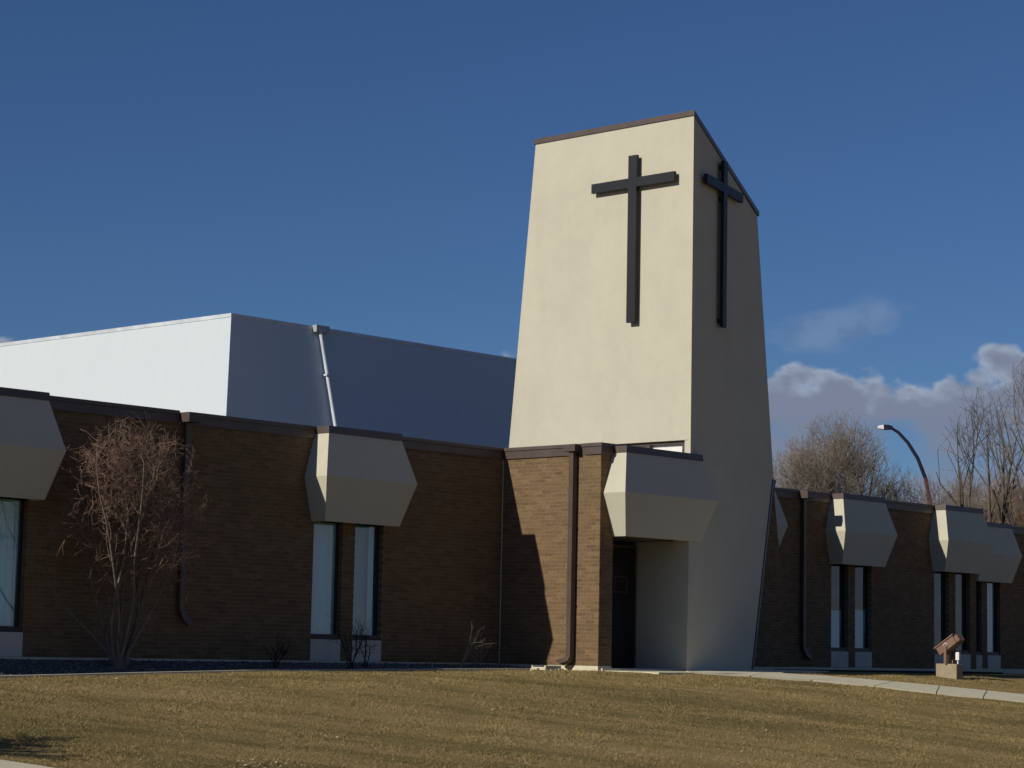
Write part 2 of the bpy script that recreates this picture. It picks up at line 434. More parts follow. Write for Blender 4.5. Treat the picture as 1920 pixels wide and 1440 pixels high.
# grass blades
nb = 900000
ang = rng.uniform(math.radians(-17), math.radians(17), nb)
dep = np.sqrt(rng.uniform(21.5**2, 47**2, nb))
hx, hy = math.cos(YAW), math.sin(YAW)
gx = dep*(hx + np.tan(ang)*hy); gy = dep*(hy - np.tan(ang)*hx)
def in_ribbon(x, y, l, r):
    P = l+r[::-1]; c = np.zeros(len(x), bool); j = len(P)-1
    for i in range(len(P)):
        xi, yi = P[i]; xj, yj = P[j]
        with np.errstate(divide='ignore', invalid='ignore'):
            t = ((yi > y) != (yj > y)) & (x < (xj-xi)*(y-yi)/(yj-yi+1e-12)+xi)
        c ^= t; j = i
    return c
edge_j = rng.normal(0, .03, nb)
k = (np.where(gx < 30.85, gy < 27.26, np.where(gx < 37.5, gy < 25.6, gy < 29.9)))
k &= ~in_ribbon(gx+edge_j, gy, [(33.2, 26.1), (35.6, 24.15), (37.0, 23.0), (38.4, 21.8), (46, 15.0)], [(31.9, 25.0), (33.9, 23.75), (35.6, 22.2), (37.0, 21.1), (44.4, 14.2)])
k &= ~in_ribbon(gx+edge_j, gy, [(13.2, 21.0), (14.1, 19.4), (16.2, 15.2), (18.0, 11.0)], [(11.5, 20.2), (12.5, 18.6), (14.6, 14.5), (16.4, 10.4)])
k &= ~((gx > 31.0) & (gx < 36.6) & (gy > 24.95))
cl = np.sin(gx*2.1+np.sin(gy*1.7)*1.4)*np.sin(gy*2.9+np.sin(gx*1.3)*1.2)+.5*np.sin(gx*7.3+gy*2)*np.sin(gy*9.1-gx)
k &= rng.uniform(0, 1, nb) < .75+.25*cl
gx, gy, cl = gx[k], gy[k], cl[k]; nb = len(gx)
gzv = lawnz(gx, gy)-.005
h = rng.uniform(.012, .032, nb)*(1+.3*cl); h = np.where(rng.uniform(0, 1, nb) < .012, h*2, h)
wd = rng.uniform(.003, .006, nb); th = rng.uniform(0, 2*math.pi, nb); ln = rng.uniform(.4, 1.8, nb)*h; la = rng.uniform(0, 2*math.pi, nb)
P0 = np.stack([gx, gy, gzv], -1); dx = np.stack([np.cos(th)*wd, np.sin(th)*wd, 0*wd], -1)
tp = P0+np.stack([np.cos(la)*ln, np.sin(la)*ln, h], -1)
V = np.stack([P0-dx, P0+dx, tp], 1).reshape(-1, 3); F = np.arange(nb*3).reshape(-1, 3)
tone = np.clip(rng.normal(.52, .17, nb)+.1*cl, 0, 1)
np_obj('grass', np_mesh('grass', V, F, M_grass, tone), kind='stuff', label='short dry tan and green lawn grass sloping to the street', cat='grass')

# ------------------------------------------------------------------ brick walls
BL, BH, J = 0.203, 0.0677, 0.0085
all_singles = []
def brick_wall(parent, org, U, Nn, length, z0, z1, openings=(), singles=0, thick=.25, phase=0.0, flare=0.0):
    """org: wall plane start, U along, Nn outward; u measured from org."""
    org = np.array(org, float); U = np.array(U, float); Nn = np.array(Nn, float); Z = np.array([0, 0, 1.])
    def P(u, z, w): return org+U*u+Nn*w+Z*z
    mb = MB()
    def bx(u0, u1, za, zb, w0=-thick, w1=-.003):
        if u1-u0 < 1e-4 or zb-za < 1e-4: return
        mb.hexa([P(u0, za, w1), P(u1, za, w1), P(u1, za, w0), P(u0, za, w0), P(u0, zb, w1), P(u1, zb, w1), P(u1, zb, w0), P(u0, zb, w0)])
    ops = sorted(openings); u = .006
    for (a, b, lo, hi) in ops:
        bx(u, a-.006, z0, z1)
        bx(a-.006, b+.006, z0, lo-.006); bx(a-.006, b+.006, hi+.006, z1)
        u = b+.006
    bx(u, length-.006, z0, z1)
    if flare:
        mb.hexa([P(length-.004, z0, -.003), P(length+flare-.006, z0, -.003), P(length+flare-.006, z0, -thick), P(length-.004, z0, -thick),
                 P(length-.004, z1, -.003), P(length-.002, z1, -.003), P(length-.002, z1, -thick), P(length-.004, z1, -thick)])
    wall = part(mb, 'brick_wall', M_mortar, parent)
    boxes = []
    rows = int(round((z1-z0)/BH))
    for r in range(rows):
        za = z0+r*BH+J/2; zb = min(z0+(r+1)*BH-J/2, z1); zc = (za+zb)/2
        st = -BL*(0.5 if r % 2 else 0)-phase
        x = st; lim = length+flare*(1-(zc-z0)/(z1-z0))
        while x < lim:
            a, b = max(x+J/2, 0), min(x+BL-J/2, lim)
            x += BL
            if b-a < .02: continue
            segs = [(a, b)]
            for (oa, ob, lo, hi) in ops:
                if zc > lo and zc < hi:
                    ns = []
                    for (p, q) in segs:
                        if q <= oa or p >= ob: ns.append((p, q))
                        else:
                            if p < oa: ns.append((p, oa))
                            if q > ob: ns.append((ob, q))
                    segs = ns
            for (p, q) in segs:
                if q-p > .02: boxes.append((p, q, za, zb))
    boxes = np.array(boxes)
    nbx = len(boxes)
    off = np.clip(rng.normal(0, .0011, nbx), -.002, .003)
    tn = rng.uniform(0, 1, nbx)
    single_idx = []
    if singles:
        full = np.where((boxes[:, 1]-boxes[:, 0] > .18))[0]
        order = full[np.argsort(singles_key(boxes[full]))]
        single_idx = order[:singles]
    mask = np.ones(nbx, bool); mask[single_idx] = False
    def verts(bxs, of):
        out = []
        for (w, zi, ui) in [(0, 2, 0), (0, 2, 1), (-.09, 2, 1), (-.09, 2, 0), (0, 3, 0), (0, 3, 1), (-.09, 3, 1), (-.09, 3, 0)]:
            ww = (of if w == 0 else np.full(len(bxs), w))
            out.append(org[None]+U[None]*bxs[:, ui:ui+1]+Z[None]*bxs[:, zi:zi+1]+Nn[None]*ww[:, None])
        return np.stack(out, 1)
    fidx = np.array([(3, 2, 1, 0), (4, 5, 6, 7), (0, 1, 5, 4), (1, 2, 6, 5), (2, 3, 7, 6), (3, 0, 4, 7)])
    if U[0]*Nn[1]-U[1]*Nn[0] > 0: fidx = fidx[:, ::-1]
    bb = boxes[mask]; V = verts(bb, off[mask]).reshape(-1, 3)
    F = (fidx[None]+np.arange(len(bb))[:, None, None]*8).reshape(-1, 4)
    o = np_obj('bricks', np_mesh('bricks', V, F, M_brick, np.repeat(tn[mask], 6)), wall, kind='stuff')
    if len(single_idx):
        L0 = BL-J; H0 = BH-J
        proto = np.array([[0, L0, 0, H0]])
        sv = []
        org_s = org; 
        pv = []
        for (w, zi, ui) in [(0, 2, 0), (0, 2, 1), (-.09, 2, 1), (-.09, 2, 0), (0, 3, 0), (0, 3, 1), (-.09, 3, 1), (-.09, 3, 0)]:
            pv.append(U*proto[0, ui]+Z*proto[0, zi]+Nn*w)
        me = np_mesh('brick', np.array(pv), fidx, M_brick)
        for i in single_idx:
            b = bpy.data.objects.new('brick', me); C.objects.link(b); b.parent = wall
            b.location = tuple(org+U*boxes[i, 0]+Z*boxes[i, 2]+Nn*off[i])
            if boxes[i, 1]-boxes[i, 0] < L0-.002: b.scale = tuple(1+(abs(U)*((boxes[i, 1]-boxes[i, 0])/L0-1)))
    return wall
def singles_key(bx):   # nearest to the open corner first, below the flashing, clear of the wall's cast shadow
    u = bx[:, 0]; z = bx[:, 2]
    shadow = 2.40-(4.0-z)*.29          # u of the shadow edge measured from the outer corner
    return u + np.where(u+.2 > shadow, 10, 0)

FT = 4.0      # top of flashing
church = empty('church_building', (30.888, 26.26, 0), 'low brown brick church building with cream window visors and dark flashing', 'building')
X0, Y0, Y1, Y2, Y3 = 30.888, 26.26, 28.66, 29.95, 32.65
VX = [19.43, 26.98]; VXR = [39.93, 44.35, 48.77]; VX3 = [54.83]
def win_ops(xc, x0): return [(xc-.83-x0, xc-.15-x0, .0, 2.6), (xc+.15-x0, xc+.83-x0, .0, 2.6)]
ops = []
for xc in VX: ops += win_ops(xc, 12.0)
brick_wall(church, (12.0, Y1, 0), (1, 0, 0), (0, -1, 0), X0-12.0, 0, 3.80, ops)
# sunlit return wall: u runs from outer corner back to the inner corner
brick_wall(church, (X0, Y0, 0), (0, 1, 0), (-1, 0, 0), Y1-Y0-.012, 0, 3.80, (), singles=300)
brick_wall(church, (X0+.0015, Y0-.0045, 0), (1, 0, 0), (0, -1, 0), .367, 0, 3.80, (), phase=.1)
brick_wall(church, (36.9, Y1+.02, 0), (1, 0, 0), (0, -1, 0), 2.6, 0, 3.80, flare=.62)
ops = []
for xc in VXR[1:]: ops += win_ops(xc, 39.3)
brick_wall(church, (39.3, Y2, 0), (1, 0, 0), (0, -1, 0), 10.6, 0, 3.80, ops)
brick_wall(church, (49.9, Y3, 0), (1, 0, 0), (0, -1, 0), 14.0, 0, 3.80, win_ops(VX3[0], 49.9))
# hidden enclosing walls and roof slab
mb = MB()
mb.box((12.3, Y1+.3, 3.72), (31.2, 44, 3.86)); mb.box((31.2, 27.9, 3.72), (33.0, 44, 3.86)); mb.box((31.2, 26.62, 3.72), (33.0, 27.9, 3.86))
mb.box((33.0, 31.0, 3.72), (49.9, 44, 3.86)); mb.box((37.9, 28.95, 3.72), (39.4, 31.0, 3.86)); mb.box((39.4, 30.25, 3.72), (49.8, 31.0, 3.86)); mb.box((49.9, 33.0, 3.72), (63.8, 44, 3.86))
part(mb, 'roof', M_roof, church)
mb = MB()
mb.box((12.0, 44, -.3), (64, 44.3, 3.9)); mb.box((12.0, Y1+.26, -.3), (12.25, 44, 3.9)); mb.box((63.65, Y3+.26, -.3), (63.9, 44, 3.9))
mb.box((49.65, Y2+.26, -.3), (49.9, Y3+.3, 3.9)); mb.box((39.25, Y1+.3, -.3), (39.48, Y2, 3.9))
part(mb, 'rear_wall', M_mortar, church)
# interior partition so the rooms behind the glass stay dark
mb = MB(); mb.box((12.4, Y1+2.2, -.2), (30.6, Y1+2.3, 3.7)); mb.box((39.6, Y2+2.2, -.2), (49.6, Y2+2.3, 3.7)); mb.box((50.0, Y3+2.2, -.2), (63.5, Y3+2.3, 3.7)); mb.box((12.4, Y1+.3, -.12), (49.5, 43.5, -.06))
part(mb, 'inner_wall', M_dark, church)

# foundation strips
mb = MB()
mb.box((12, Y1-.012, -.45), (X0-.02, Y1+.2, -.004)); mb.box((X0-.012, Y0-.012, -.45), (X0+.372, Y1-.03, -.006))
mb.box((36.9, Y1-.0, -.3), (39.5, Y1+.2, -.004)); mb.box((39.5, Y2-.012, -.3), (49.9, Y2+.2, -.004)); mb.box((49.92, Y3-.012, -.3), (63.9, Y3+.2, -.004))
part(mb, 'foundation', M_conc, church)

# flashing
def flashing(segs):
    for (a, b, fixed, axis) in segs:
        mb = MB()
        if axis == 'x':      # faces -Y
            mb.box((a, fixed-.030, 3.79), (b, fixed+.3, 3.935)); mb.box((a, fixed-.048, 3.9352), (b, fixed+.32, FT))
        else:                # faces -X
            mb.box((fixed-.030, a, 3.79), (fixed+.3, b, 3.935)); mb.box((fixed-.048, a, 3.9352), (fixed+.32, b, FT))
        part(mb, 'flashing', M_fascia, church, bevel=.004)
flashing([(12, 18.53, Y1, 'x'), (18.534, 20.33, Y1+.01, 'x'), (20.334, 23.10, Y1, 'x'), (23.38, 26.09, Y1, 'x'), (26.094, 27.86, Y1+.01, 'x'), (27.864, X0-.05, Y1, 'x'),
          (Y0+.37, Y0+.53, X0+.02, 'y'), (Y0+.56, Y1+.3, X0, 'y'), (X0+.30, X0+.40, Y0-.0, 'x'),
          (36.9, 39.52, Y1+.02, 'x'), (39.524, 42.20, Y2, 'x'), (42.42, 49.92, Y2, 'x'), (49.95, 63.95, Y3, 'x')])
mb = MB(); mb.box((X0-.03, Y0-.03, 3.79), (X0+.298, Y0+.36, 3.935)); mb.box((X0-.048, Y0-.048, 3.9352), (X0+.298, Y0+.368, FT)); part(mb, 'flashing', M_fascia, church, bevel=.004)
# sealant line in the inside corner
mb = MB(); mb.box((X0-.014, Y1-.014, 0), (X0-.002, Y1-.002, 3.79)); part(mb, 'corner_sealant', M_conc, church)

# visors
def visor(xc, yw, top=(.86, .34), mid=(1.085, .56), bot=(.89, .34), zs=(3.90, 3.12, 2.365), cap=4.0, asym=None):
    tl, tr = (top[0], top[0]); ml, mr = mid[0], mid[0]; bl, br = bot[0], bot[0]
    if asym: (tl, tr), (ml, mr), (bl, br) = asym
    def ring(l, r, d, z): return [(xc-l, yw-d, z), (xc+r, yw-d, z), (xc+r, yw+.05, z), (xc-l, yw+.05, z)]
    mb = MB(); mb.loft([ring(bl, br, bot[1], zs[2]), ring(ml, mr, mid[1], zs[1]), ring(tl+.01, tr+.01, top[1]+.01, zs[0])], cap0=False)
    # underside recessed a little inside a return lip
    mb.loft([ring(bl-.04, br-.04, bot[1]-.04, zs[2]), ring(bl-.04, br-.04, bot[1]-.04, zs[2]+.05)], cap0=False)
    a = ring(bl, br, bot[1], zs[2]); b = ring(bl-.04, br-.04, bot[1]-.04, zs[2])
    for j in (0, 1, 3): mb.poly([a[j], b[j], b[(j+1) % 4], a[(j+1) % 4]])
    v = part(mb, 'visor', M_visor, church)
    mb = MB(); mb.loft([ring(tl+.03, tr+.03, top[1]+.03, cap-.125), ring(tl+.018, tr+.018, top[1]+.02, cap)])
    part(mb, 'visor_cap', M_fascia, v)
    # faint sealed joint where the two front facets meet
    return v
for xc in VX: visor(xc, Y1)
for xc in VXR: visor(xc, Y2)
for xc in VX3: visor(xc, Y3)
visor(32.33, Y0, zs=(3.86, 3.095, 2.325), cap=3.96, top=(1, .31), mid=(1, .52), bot=(1, .31), asym=((1.10, 1.10), (1.37, 1.37), (1.09, 1.12)))

# windows
def window(x0, x1, yw, zt=2.6, kind='curtain', seed=0):
    rnd = random.Random(seed)
    mb = MB(); yb = yw+.10
    t = .03
    mb.box((x0, yb, .455), (x0+t, yb+.05, zt)); mb.box((x1-t, yb, .455), (x1, yb+.05, zt))
    mb.box((x0+t, yb, zt-t), (x1-t, yb+.05, zt)); mb.box((x0, yw+.02, .37), (x1, yb+.05, .452))
    w = part(mb, 'window', M_frame, church, bevel=.003)
    mb = MB(); mb.box((x0+t, yb+.022, .457), (x1-t, yb+.028, zt-t)); part(mb, 'pane', M_glass2 if seed in (9, 10, 12, 13) else M_glass, w)
    mb = MB(); mb.box((x0-.006, yw-.012, -.0), (x1+.006, yw+.06, .366)); part(mb, 'lower_panel', M_panel, w)
    def drape(a, b, za, zb, y, gather=.03, n=80, amp=.06):
        m_ = MB(); cols = []
        ph = rnd.uniform(0, 6)
        for i in range(n+1):
            u = i/n; col = []
            for jz, z in enumerate((za, za+(zb-za)*.25, za+(zb-za)*.5, za+(zb-za)*.8, zb)):
                f = 1-gather*(4-jz)*.3
                xx = a+(b-a)*(0.5+(u-.5)*f)
                yy = y+amp*math.sin(u*(b-a)*62+1.6*math.sin(u*9+ph)+ph+jz*.35)*(.65+.35*math.sin(u*5+ph))
                col.append((xx, yy, z))
            cols.append(col)
        for i in range(n):
            for jz in range(4): m_.poly([cols[i][jz], cols[i+1][jz], cols[i+1][jz+1], cols[i][jz+1]])
        return part(m_, 'curtain', M_curtain, w)
    if kind == 'curtain': drape(x0-.05, x1+.05, .40, zt, yb+.125)
    elif kind == 'blind':
        m_ = MB(); m_.box((x0-.02, yb+.2, .42), (x1+.02, yb+.205, zt-.05)); part(m_, 'blind', M_blind, w)
        drape(x0-.05, x0+.10, .4, zt, yb+.12, n=22); drape(x1-.16, x1+.05, .4, zt, yb+.12, gather=.05, n=30)
    elif kind == 'half': drape(x0-.05, x1+.05, .40, 1.25+rnd.uniform(-.1, .25), yb+.125)
    elif kind == 'box':
        m_ = MB(); m_.box((x0+.05, yb+.3, .65), (x1, yb+.33, 1.15)); m_.box((x0+.05, yb+.3, 1.25), (x1, yb+.33, 1.6)); part(m_, 'notice_board', M_blind, w)
    return w
def pair(xc, yw, k1, k2, s):
    window(xc-.83, xc-.15, yw, kind=k1, seed=s); window(xc+.15, xc+.83, yw, kind=k2, seed=s+1)
pair(VX[0], Y1, 'curtain', 'curtain', 3); pair(VX[1], Y1, 'curtain', 'blind', 5)
pair(VXR[1], Y2, 'half', 'half', 9); pair(VXR[2], Y2, 'dark', 'box', 12); pair(VX3[0], Y3, 'curtain', 'curtain', 15)

# downspouts
def spout_x(x, yw, kick, ztop=3.84, zb=.34):
    mb = MB(); w, d = .05, .085; yo = yw-.03
    mb.box((x-w, yo-d, zb), (x+w, yo, ztop))
    s = part(mb, 'downspout', M_spout, church, bevel=.006)
    mb = MB(); mb.hexa([(x-w, yo-d, zb-.002), (x+w, yo-d, zb-.002), (x+w, yo, zb-.002), (x-w, yo, zb-.002)][::1] + [(x-w, yo-d, zb-.001), (x+w, yo-d, zb-.001), (x+w, yo, zb-.001), (x-w, yo, zb-.001)])
    mb.loft([[(x-w, yo-d, zb), (x+w, yo-d, zb), (x+w, yo, zb), (x-w, yo, zb)],
             [(x-w+kick*.25, yo-d-.02, zb-.16), (x+w+kick*.25, yo-d-.02, zb-.10), (x+w+kick*.25, yo-.02, zb-.10), (x-w+kick*.25, yo-.02, zb-.16)],
             [(x-w*.6+kick*.6, yo-d-.04, zb-.27), (x+w*.9+kick*.6, yo-d-.04, zb-.19), (x+w*.9+kick*.6, yo-.04, zb-.19), (x-w*.6+kick*.6, yo-.04, zb-.27)]])
    part(mb, 'elbow', M_spout, s)
    mb = MB(); mb.box((x-.13, yo-.24, ztop-.03), (x+.14, yo+.02, ztop+.13)); part(mb, 'leader_head', M_spout, s, bevel=.005)
    for z in (1.0, 2.4):
        mb = MB(); mb.box((x-w-.01, yo-d-.006, z), (x+w+.01, yo+.028, z+.03)); part(mb, 'strap', M_spout, s)
spout_x(23.24, Y1, .25, zb=.80); spout_x(42.31, Y2, .4, zb=.42)
# on the sunlit wall
ya, yb = 26.80, 26.90
mb = MB(); mb.box((X0-.145, ya, .16), (X0-.025, yb, 3.80)); s = part(mb, 'downspout', M_spout, church, bevel=.006)
mb = MB(); mb.loft([[(X0-.145, ya, .16), (X0-.025, ya, .16), (X0-.025, yb, .16), (X0-.145, yb, .16)][::1],
                    [(X0-.19, ya+.03, .07), (X0-.07, ya+.03, .05), (X0-.07, yb+.05, .09), (X0-.19, yb+.05, .11)],
                    [(X0-.27, ya+.14, .02), (X0-.15, ya+.14, -.01), (X0-.15, yb+.16, .05), (X0-.27, yb+.16, .08)]])
part(mb, 'elbow', M_spout, s)
mb = MB(); mb.box((X0-.20, ya-.08, 3.85), (X0-.02, yb+.10, 3.975)); mb.box((X0-.15, ya, 3.80), (X0-.02, yb, 3.86)); part(mb, 'leader_head', M_spout, s, bevel=.005)
for z in (1.1, 2.5):
    mb = MB(); mb.box((X0-.152, ya-.008, z), (X0+.002, yb+.008, z+.03)); part(mb, 'strap', M_spout, s)
mb = MB(); mb.box((X0-.62, 26.95, -.10), (X0-.2, 27.3, -.045)); mb.box((X0-.62, 26.95, -.045), (X0-.2, 26.99, -.015)); mb.box((X0-.62, 27.26, -.045), (X0-.2, 27.3, -.015))
sb = mb.build('splash_block', M_conc, bevel=.006); tag(sb, 'pale concrete splash block under the sunlit downspout', 'splash block')

# entrance: recessed dark door beside the tower
mb = MB(); mb.box((31.26, 27.25, -.2), (33.05, 27.5, 3.7)); mb.box((31.255, 26.5, -.2), (31.32, 27.25, 3.7)); part(mb, 'entry_wall', M_frame, church)
mb = MB(); mb.box((31.26, 26.30, 2.32), (33.05, 27.24, 2.42)); part(mb, 'soffit', M_fascia, church)
mb = MB(); mb.box((31.26, 26.27, 2.425), (33.05, 26.50, 3.80)); part(mb, 'entry_lintel', M_fascia, church)
mb = MB(); mb.box((32.05, 27.18, -.04), (33.0, 27.24, 2.2)); d = part(mb, 'door', M_door, church, bevel=.004)
mb = MB(); mb.box((32.01, 27.16, -.04), (32.05, 27.22, 2.25)); mb.box((33.0, 27.16, -.04), (33.045, 27.22, 2.25)); mb.box((32.05, 27.16, 2.2), (33.0, 27.22, 2.25)); part(mb, 'door_frame', M_spout, d)
mb = MB()
fx0, fx1, fz0, fz1, fy = 32.40, 32.78, 1.36, 1.66, 27.168
mb.box((fx0, fy, fz0), (fx1, fy+.012, fz0+.02)); mb.box((fx0, fy, fz1-.02), (fx1, fy+.012, fz1)); mb.box((fx0, fy, fz0+.02), (fx0+.02, fy+.012, fz1-.02)); mb.box((fx1-.02, fy, fz0+.02), (fx1, fy+.012, fz1-.02))
part(mb, 'notice_frame', M_spout, d)
mb = MB(); mb.tube([(32.12, 27.12, .95), (32.12, 27.12, 1.25)], .012); mb.box((32.11, 27.12, .97), (32.13, 27.182, .99)); mb.box((32.11, 27.12, 1.21), (32.13, 27.182, 1.23)); part(mb, 'handle', M_spout, d)

# ------------------------------------------------------------------ tower
PH = math.radians(17.5)
D = np.array([math.cos(PH), math.sin(PH), 0]); ND = np.array([-math.sin(PH), math.cos(PH), 0])
tower = empty('church_tower', (33.4, 26.3, 0), 'tall tapering cream stucco tower with slanted roof edge and two dark crosses', 'tower')
ZM = 3.95
kx = 0.; ks = 0.
mid = [np.array([33.10, 25.951, ZM]), np.array([37.727, 27.41, ZM]), np.array([37.60, 27.60, ZM]), np.array([33.10, 30.60, ZM])]
bas = [np.array([33.06, 25.955, -.1]), np.array([36.537, 27.05, -.1]), np.array([36.42, 27.2, -.1]), np.array([33.06, 30.0, -.1])]
topr = [np.array([33.10, 25.955, 10.41]), np.array([36.645, 27.07, 9.14]), np.array([36.54, 27.21, 9.18]), np.array([33.10, 30.00, 10.41])]
ZB = 4.22
def lerp(a, b, z): t = (z-a[2])/(b[2]-a[2]); return a+(b-a)*t
lo_c = lerp(mid[0], topr[0], ZB); lo_l = lerp(mid[3], topr[3], ZB)
# shaded face (with its lower part leaning back in) as slabs with thickness
mb = MB()
ins = np.array([-ND[0], -ND[1], 0])*-0.14
def slab(p, inward): mb.hexa([*(p[:4]), *([q+inward for q in p[:4]])])
mb.hexa([mid[0], mid[1], mid[1]+ins, mid[0]+ins+D*.06, topr[0], topr[1], topr[1]+ins, topr[0]+ins+D*.06])
part(mb, 'upper_wall', M_cream, tower)
mb = MB()
mb.loft([bas, [m_-np.array([0, 0, .002]) for m_ in mid]])
part(mb, 'lower_wall', M_cream, tower)
# sunlit face hangs above the roof with a clerestory gap under it
mb = MB(); inx = np.array([.16, 0, 0])
a, b, c, d_ = lo_c+np.array([0, .06, 0]), lo_l, topr[3], topr[0]+np.array([0, .06, 0])
a = lo_c; d_ = topr[0]
mb.hexa([b, a, a+inx+np.array([0, .16, 0]), b+inx, c, d_, d_+inx+np.array([0, .16, 0]), c+inx])
part(mb, 'upper_wall', M_cream, tower)
mb = MB()
i2 = np.array([.17, -.02, 0]); i3 = np.array([-.06, -.16, 0])
mb.hexa([mid[2], mid[3]+i2, mid[3]+i2+i3, mid[2]+i3, topr[2], topr[3]+i2, topr[3]+i2+i3, topr[2]+i3])
part(mb, 'upper_wall', M_cream, tower)
# clerestory strip
mb = MB(); mb.box((33.25, 26.10, ZM-.1), (33.31, 30.4, ZB-.03)); part(mb, 'clerestory_wall', M_whitep, tower)
mb = MB(); mb.box((33.17, 26.12, ZB-.055), (33.249, 30.4, ZB-.005)); part(mb, 'clerestory_header', M_fascia, tower)
for y in (26.12, 26.98, 28.0, 29.0, 30.0):
    mb = MB(); mb.box((33.15, y, ZM-.05), (33.24, y+.07, ZB-.06)); part(mb, 'clerestory_post', M_fascia, tower)
# roof and edge trim
ztop = .10
up = np.array([0, 0, ztop]); e = .03
def out4(r, g): c_ = sum(r)/4; return [p+np.array([np.sign(p[0]-c_[0])*g, np.sign(p[1]-c_[1])*g, 0]) for p in r]
ro = out4(topr, e)
mb = MB(); mb.hexa([*[p+np.array([0, 0, .001]) for p in ro], *[p+up for p in ro]]); part(mb, 'roof_edge', M_fascia, tower)
# dark edge strip down the lower right corner
mb = MB()
q0 = bas[1]; q1 = mid[1]; sd = D*.075; pr = ND*-.02
q1 = q1-np.array([0, 0, .1])
mb.hexa([q0-sd*.2+pr, q0+sd+pr, q0+sd-pr*3, q0-sd*.2-pr*3, q1-sd*.9+pr, q1+sd*.2+pr, q1+sd*.2-pr*3, q1-sd*.9-pr*3])
part(mb, 'edge_strip', M_frame, tower)

# crosses -- built flat in local axes (x along the wall, y out of the wall, z up) then stood against the leaning faces
def cross(label, origin, ux, uy, uz):
    ux, uy, uz = [Vector(v).normalized() for v in (ux, uy, uz)]
    R = Matrix((ux, uy, uz)).transposed().to_4x4(); R.translation = origin
    t = empty('cross', (0, 0, 0), label, 'cross'); t.matrix_world = R
    def P(name, a, b, mat=M_cross, bv=.004):
        mb = MB(); mb.box(a, b); o = mb.build(name, mat, None, bv); o.parent = t; return o
    P('shaft', (-.104, .062, 0), (.104, .137, 3.268))
    P('arm', (-1.04, .060, 2.640), (-.1045, .135, 2.825)); P('arm', (.1045, .060, 2.640), (1.03, .135, 2.825))
    for (x, z) in ((0, .12), (0, 2.52), (-.85, 2.73), (.85, 2.73), (0, 3.16)):
        P('bracket', (x-.035, -.01, z-.05), (x+.035, .061, z+.05), bv=0)
    return t
nL = np.array([-1, 0, kx]); nL /= np.linalg.norm(nL)
def on_lit(y, z): return np.array([33.10, y, z])
zb = 6.533
uzl = np.array([kx, 0, 1.]); 
cross('dark steel cross on the sunlit cream face of the tower', tuple(on_lit(27.345, zb)), (0, -1, 0), tuple(nL), tuple(uzl))
nS = np.array([math.sin(PH), -math.cos(PH), ks])
p = mid[0]+D*1.435; p[2] = zb
uzs = ND*ks+np.array([0, 0, 1.])
cross('dark steel cross on the shaded side of the tower, right of its corner', tuple(p), tuple(D), tuple(nS), tuple(uzs))

# ------------------------------------------------------------------ white hall behind
hall = empty('white_hall', (30.3, 36, 0), 'white metal clad hall with battered walls rising behind the brick wing', 'building')
K = .25
def hp(x, y, z, sx, sy):  # battered: lower points move out
    dz = 7.128-z; return (x-sx*K*dz*.92, y-sy*K*dz, z)
def hring(z): return [hp(30.33, 36.0, z, 1, 1), hp(44.0, 36.0, z, -1, 1), hp(44.0, 56.0, z, -1, -1), hp(30.33, 56.0, z, 1, -1)]
R0, R1 = hring(3.6), hring(7.06)
for k_ in range(4):
    mb = MB(); a, b = R0[k_], R0[(k_+1) % 4]; c, d_ = R1[(k_+1) % 4], R1[k_]
    mb.poly([a, b, c, d_]); 
    part(mb, 'siding_wall', M_siding, hall)
mb = MB(); g = .03
rt = [(30.33-g, 36-g), (44+g, 36-g), (44+g, 56+g), (30.33-g, 56+g)]
mb.loft([[(x, y, 7.05) for x, y in rt], [(x, y, 7.13) for x, y in rt]]); part(mb, 'roof_trim', M_silver, hall)
mb = MB(); p0 = Vector((32.74, 35.88, 7.05)); p1 = Vector(hp(32.74, 35.83, 3.7, 0, 1))
mb.tube([p0, p1], .038, 10); ds = part(mb, 'downspout', M_silver, hall)
mb = MB(); mb.box((32.60, 35.84, 7.0), (32.98, 35.975, 7.15)); part(mb, 'leader_head', M_lampgrey, ds)
for t_ in (.3, .72):
    q = p0.lerp(p1, t_); mb = MB(); mb.box((q.x-.065, q.y-.06, q.z-.02), (q.x+.065, q.y+.09, q.z+.02)); part(mb, 'strap', M_silver, ds)

# ------------------------------------------------------------------ trees
def tubes_mesh(name, segs, mat, n=4):
    A = np.array([s[0] for s in segs]); B = np.array([s[1] for s in segs]); ra = np.array([s[2] for s in segs]); rb = np.array([s[3] for s in segs])
    d = B-A; L = np.linalg.norm(d, axis=1, keepdims=True); d = d/np.maximum(L, 1e-6)
    ref = np.where(np.abs(d[:, 2:3]) < .9, np.array([[0, 0, 1.]]), np.array([[1., 0, 0]]))
    u = np.cross(d, ref); u /= np.linalg.norm(u, axis=1, keepdims=True); v = np.cross(d, u)
    V = []
    for (P, r) in ((A, ra), (B, rb)):
        for j in range(n):
            a = 2*math.pi*j/n; V.append(P+(u*math.cos(a)+v*math.sin(a))*r[:, None])
    V = np.stack(V, 1)
    f = np.array([(j, (j+1) % n, n+(j+1) % n, n+j) for j in range(n)])
    F = f[None]+np.arange(len(segs))[:, None, None]*2*n
    return np_mesh(name, V.reshape(-1, 3), F.reshape(-1, 4), mat, flat=False)
